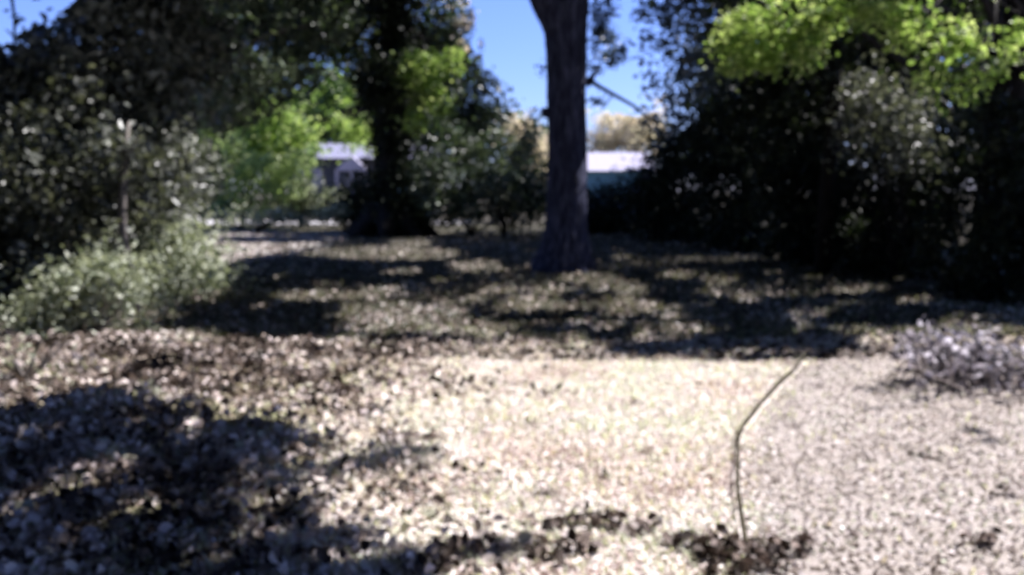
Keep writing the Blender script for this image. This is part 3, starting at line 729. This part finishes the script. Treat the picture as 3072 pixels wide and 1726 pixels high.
# dry brushy plant at the right
bc = G(990, 392)
bush = empty("dead_bush", (bc[0], bc[1] + .2, 0), "scrubby dead bush with pale leaves and dark gaps, on the right edge of the path", "bush")
g = Geo(); tips = []
for i in range(70):
    a = np.array([bc[0] + rng.normal() * .24, bc[1] + .25 + rng.normal() * .3, .01])
    e = a + np.array([rng.normal() * .26, rng.normal() * .25, rng.uniform(.06, .4)])
    L = curve_pts(a, e, .05, .15, 5, seed=i); g.tube(L, np.linspace(.010, .004, 5), 5, .05, seed=i); tips += [L[2], L[3], L[4]]
g.build("twigs", M_twig, bush, smooth=True)
tips = np.array(tips); q = np.repeat(np.arange(len(tips)), 6)
tp_ = tips[q] + rng.normal(size=(len(q), 3)) * .06; tp_[:, 2] = np.abs(tp_[:, 2]) + .02
leaf_obj("leaves", tp_, .075, leaf_mat("pale_dead_leaves", [(.03, .028, .03), (.10, .09, .10), (.42, .39, .42), (.64, .60, .66)], .2, .7, .2, (1, 1, 1)), bush, rng.random(len(q)))

# fallen sticks
for i, (a, c, L, an, r_, lb) in enumerate([(925, 462, .22, -.9, .011, "short dark stick on the bare earth path"),
        (560, 520, .6, .3, .016, "broken twig among pale leaves near the bottom middle"), (600, 312, .9, .05, .03, "fallen branch in the shade in front of the middle trunk"),
        (330, 300, .8, .2, .02, "thin fallen branch in the deep shade left of the middle trunk"), (290, 398, .5, .4, .015, "crooked twig in the litter left of the sunlit grass")]):
    p = G(a, c); s = empty("stick", (p[0], p[1], 0), lb, "stick")
    q0 = np.array([p[0], p[1], 0]); dv = np.array([math.cos(an), math.sin(an), 0]) * L / 2
    ps = curve_pts(q0 - dv, q0 + dv, 0, .08, 8, seed=i)
    for u_ in ps: u_[2] = float(ground_z(np.array(u_[0]), np.array(u_[1]))) + .02
    g = Geo(); g.tube(ps, np.linspace(r_, r_ * .5, 8), 7, .1, seed=i)
    g.tube([ps[4], ps[4] + [.03, .05, .03], ps[4] + [.05, .12, .03]], [r_ * .5, r_ * .4, r_ * .2], 6)
    g.build("wood", M_vine, s, smooth=True)

# ------------------------------------------------------------------ leaf litter and grass
VY = np.array([q_[1] for q_ in vine_pts])[::-1]; VX = np.array([q_[0] for q_ in vine_pts])[::-1]
def near_vine(x, y):
    return (np.abs(x - np.interp(y, VY, VX)) < .02) & (y < VY[-1]) & (y > VY[0])
def scatter(n, y0, y1, pw=1.0):
    y = y0 + (y1 - y0) * rng.random(n) ** pw
    x = rng.uniform(-.66, .66, n) * (y + 1.0)
    return x, y
def litter(name, label, n, y0, y1, size, mat, pathkeep=.1, pw=1.2, lift=.02, curl=.3, only=None, rnd_shift=0, amp=.7, amp2=.3):
    x, y = scatter(n, y0, y1, pw)
    k_ = rng.random(n) < 1 - (1 - pathkeep) * on_path(x, y)
    if only is not None: k_ &= only(x, y)
    k_ &= ~near_vine(x, y)
    x, y = x[k_], y[k_]
    z = ground_z(x, y) + lift * rng.random(len(x)) * 1.3 + .008
    o = leaf_obj(name, np.stack([x, y, z], -1), size, mat, None, np.clip(.5 + amp * vnoise(x * 1.7, y * 1.7, 21) + amp2 * vnoise(x * 5, y * 5, 22) + .24 * rng.normal(size=len(x)) + rnd_shift, 0, 1), up=curl, aspect=.75, fold=.3)
    return tag(o, label, "leaf litter", kind="stuff")
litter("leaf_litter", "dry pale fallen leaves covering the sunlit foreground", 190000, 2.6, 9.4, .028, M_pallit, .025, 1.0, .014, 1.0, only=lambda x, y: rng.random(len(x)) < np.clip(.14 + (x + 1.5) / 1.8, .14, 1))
litter("leaf_litter", "larger curled brown leaves heaped at the lower left, tone darkened for the shade", 34000, 2.6, 9.2, .062, M_lit, 0, .9, .07, .2, only=lambda x, y: rng.random(len(x)) < np.clip((.1 - x + 1.2 * vnoise(x * 1.5, y * 1.5, 41)) / 2.4, 0.004, 1), rnd_shift=-.14, amp=.6, amp2=1.0)  # brown leaf tones shifted darker to deepen the lower-left shade
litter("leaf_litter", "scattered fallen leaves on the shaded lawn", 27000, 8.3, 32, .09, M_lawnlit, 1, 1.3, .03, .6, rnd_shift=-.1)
litter("leaf_litter", "pale dry leaves added to brighten the sunny strip of lawn beside the left bushes", 60000, 18, 36, .09, M_pallit, 1, 1.0, .02, 1.0, only=lambda x, y: poly_in(*pix(np.stack([x, y, 0 * x], -1)), [(165, 262), (205, 231), (350, 233), (345, 244), (240, 266), (190, 285), (130, 300)]) & (vnoise(x * 1.5, y * 1.5, 51) > -.25))  # pale leaves follow the sun strip's outline to brighten it
litter("leaf_litter", "patches of pale leaves standing in for sun dapples where the shade of the trees begins", 60000, 9.2, 15, .05, M_pallit, .3, 1.4, .015, 1.0, only=lambda x, y: (vnoise(x * 1.1, y * .8, 52) + .4 * vnoise(x * 4, y * 4, 53) > .08 + .04 * (y - 9)) & (rng.random(len(x)) < .7))  # pale patches stand in for dapples of sunlight
M_blotch = leaf_mat("dark_litter_with_shadow", [(.02, .016, .012), (.06, .045, .035), (.16, .12, .10), (.40, .36, .34)], .1, .7, .2, (1, .95, .9))  # dark brown leaves with shadow between the litter put into their colour
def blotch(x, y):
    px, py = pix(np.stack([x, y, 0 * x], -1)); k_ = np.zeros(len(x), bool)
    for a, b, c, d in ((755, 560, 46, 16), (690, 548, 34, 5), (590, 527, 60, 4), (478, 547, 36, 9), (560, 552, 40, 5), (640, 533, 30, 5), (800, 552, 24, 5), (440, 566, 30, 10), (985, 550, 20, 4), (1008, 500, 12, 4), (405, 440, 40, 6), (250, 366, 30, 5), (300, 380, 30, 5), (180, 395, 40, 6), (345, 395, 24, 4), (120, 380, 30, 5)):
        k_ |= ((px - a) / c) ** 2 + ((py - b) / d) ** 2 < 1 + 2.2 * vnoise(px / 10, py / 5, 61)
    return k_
litter("leaf_litter", "small clumps of dark brown leaves and painted litter shadow along the bottom and left of the sunny ground", 60000, 2.6, 9, .06, M_blotch, 1, .9, .05, .4, only=blotch)
litter("leaf_litter", "fine crumbled leaf bits on the bare earth path", 60000, 2.6, 9.2, .028, M_pathlit, 1, 1.0, .01, .8, only=lambda x, y: on_path(x, y) > .3)
def grass(name, label, n, y0, y1, h, w, mat, pw=1.0, only=None):
    x, y = scatter(n, y0, y1, pw)
    k_ = rng.random(n) < 1 - .93 * on_path(x, y)
    if only is not None: k_ &= only(x, y)
    k_ &= ~near_vine(x, y)
    x, y = x[k_], y[k_]; n = len(x)
    z = ground_z(x, y) - .005
    H = h * rng.uniform(.4, 1.3, n); an = rng.uniform(0, 6.28, n); ln = rng.uniform(.2, 1.1, n) * H
    dx, dy = np.cos(an), np.sin(an)
    wx, wy = -dy * w * .5, dx * w * .5
    v = np.empty((n, 5, 3))
    v[:, 0] = np.stack([x - wx, y - wy, z], -1); v[:, 1] = np.stack([x + wx, y + wy, z], -1)
    mx_, my_ = x + dx * ln * .35, y + dy * ln * .35
    v[:, 2] = np.stack([mx_ + wx * .8, my_ + wy * .8, z + H * .6], -1); v[:, 3] = np.stack([mx_ - wx * .8, my_ - wy * .8, z + H * .6], -1)
    v[:, 4] = np.stack([x + dx * ln, y + dy * ln, z + H], -1)
    b0 = np.arange(n) * 5
    f3 = np.stack([b0 + 3, b0 + 2, b0 + 4, b0 + 4], -1)
    q4 = np.stack([b0, b0 + 1, b0 + 2, b0 + 3], -1)
    V = v.reshape(-1, 3)
    # tip as its own quad: duplicate the tip vertex
    V = np.concatenate([V, v[:, 4] + [0, 0, .002]]); f3[:, 3] = len(v) * 5 + np.arange(n)
    f = np.concatenate([q4, f3])
    rv = np.clip(.45 + .9 * vnoise(x * 1.3, y * 1.3, 33) + .2 * rng.normal(size=n), 0, 1)
    return tag(mesh(name, V, f, mat, None, rnd=np.concatenate([rv, rv]), smooth=False), label, "grass", kind="stuff")
grass("grass", "bleached dry grass in the sunlit foreground", 48000, 3.2, 10.2, .05, .014, M_grass, 1.0, only=lambda x, y: rng.random(len(x)) < np.clip(.25 + (x + 2.0) / 2.5, .15, 1))
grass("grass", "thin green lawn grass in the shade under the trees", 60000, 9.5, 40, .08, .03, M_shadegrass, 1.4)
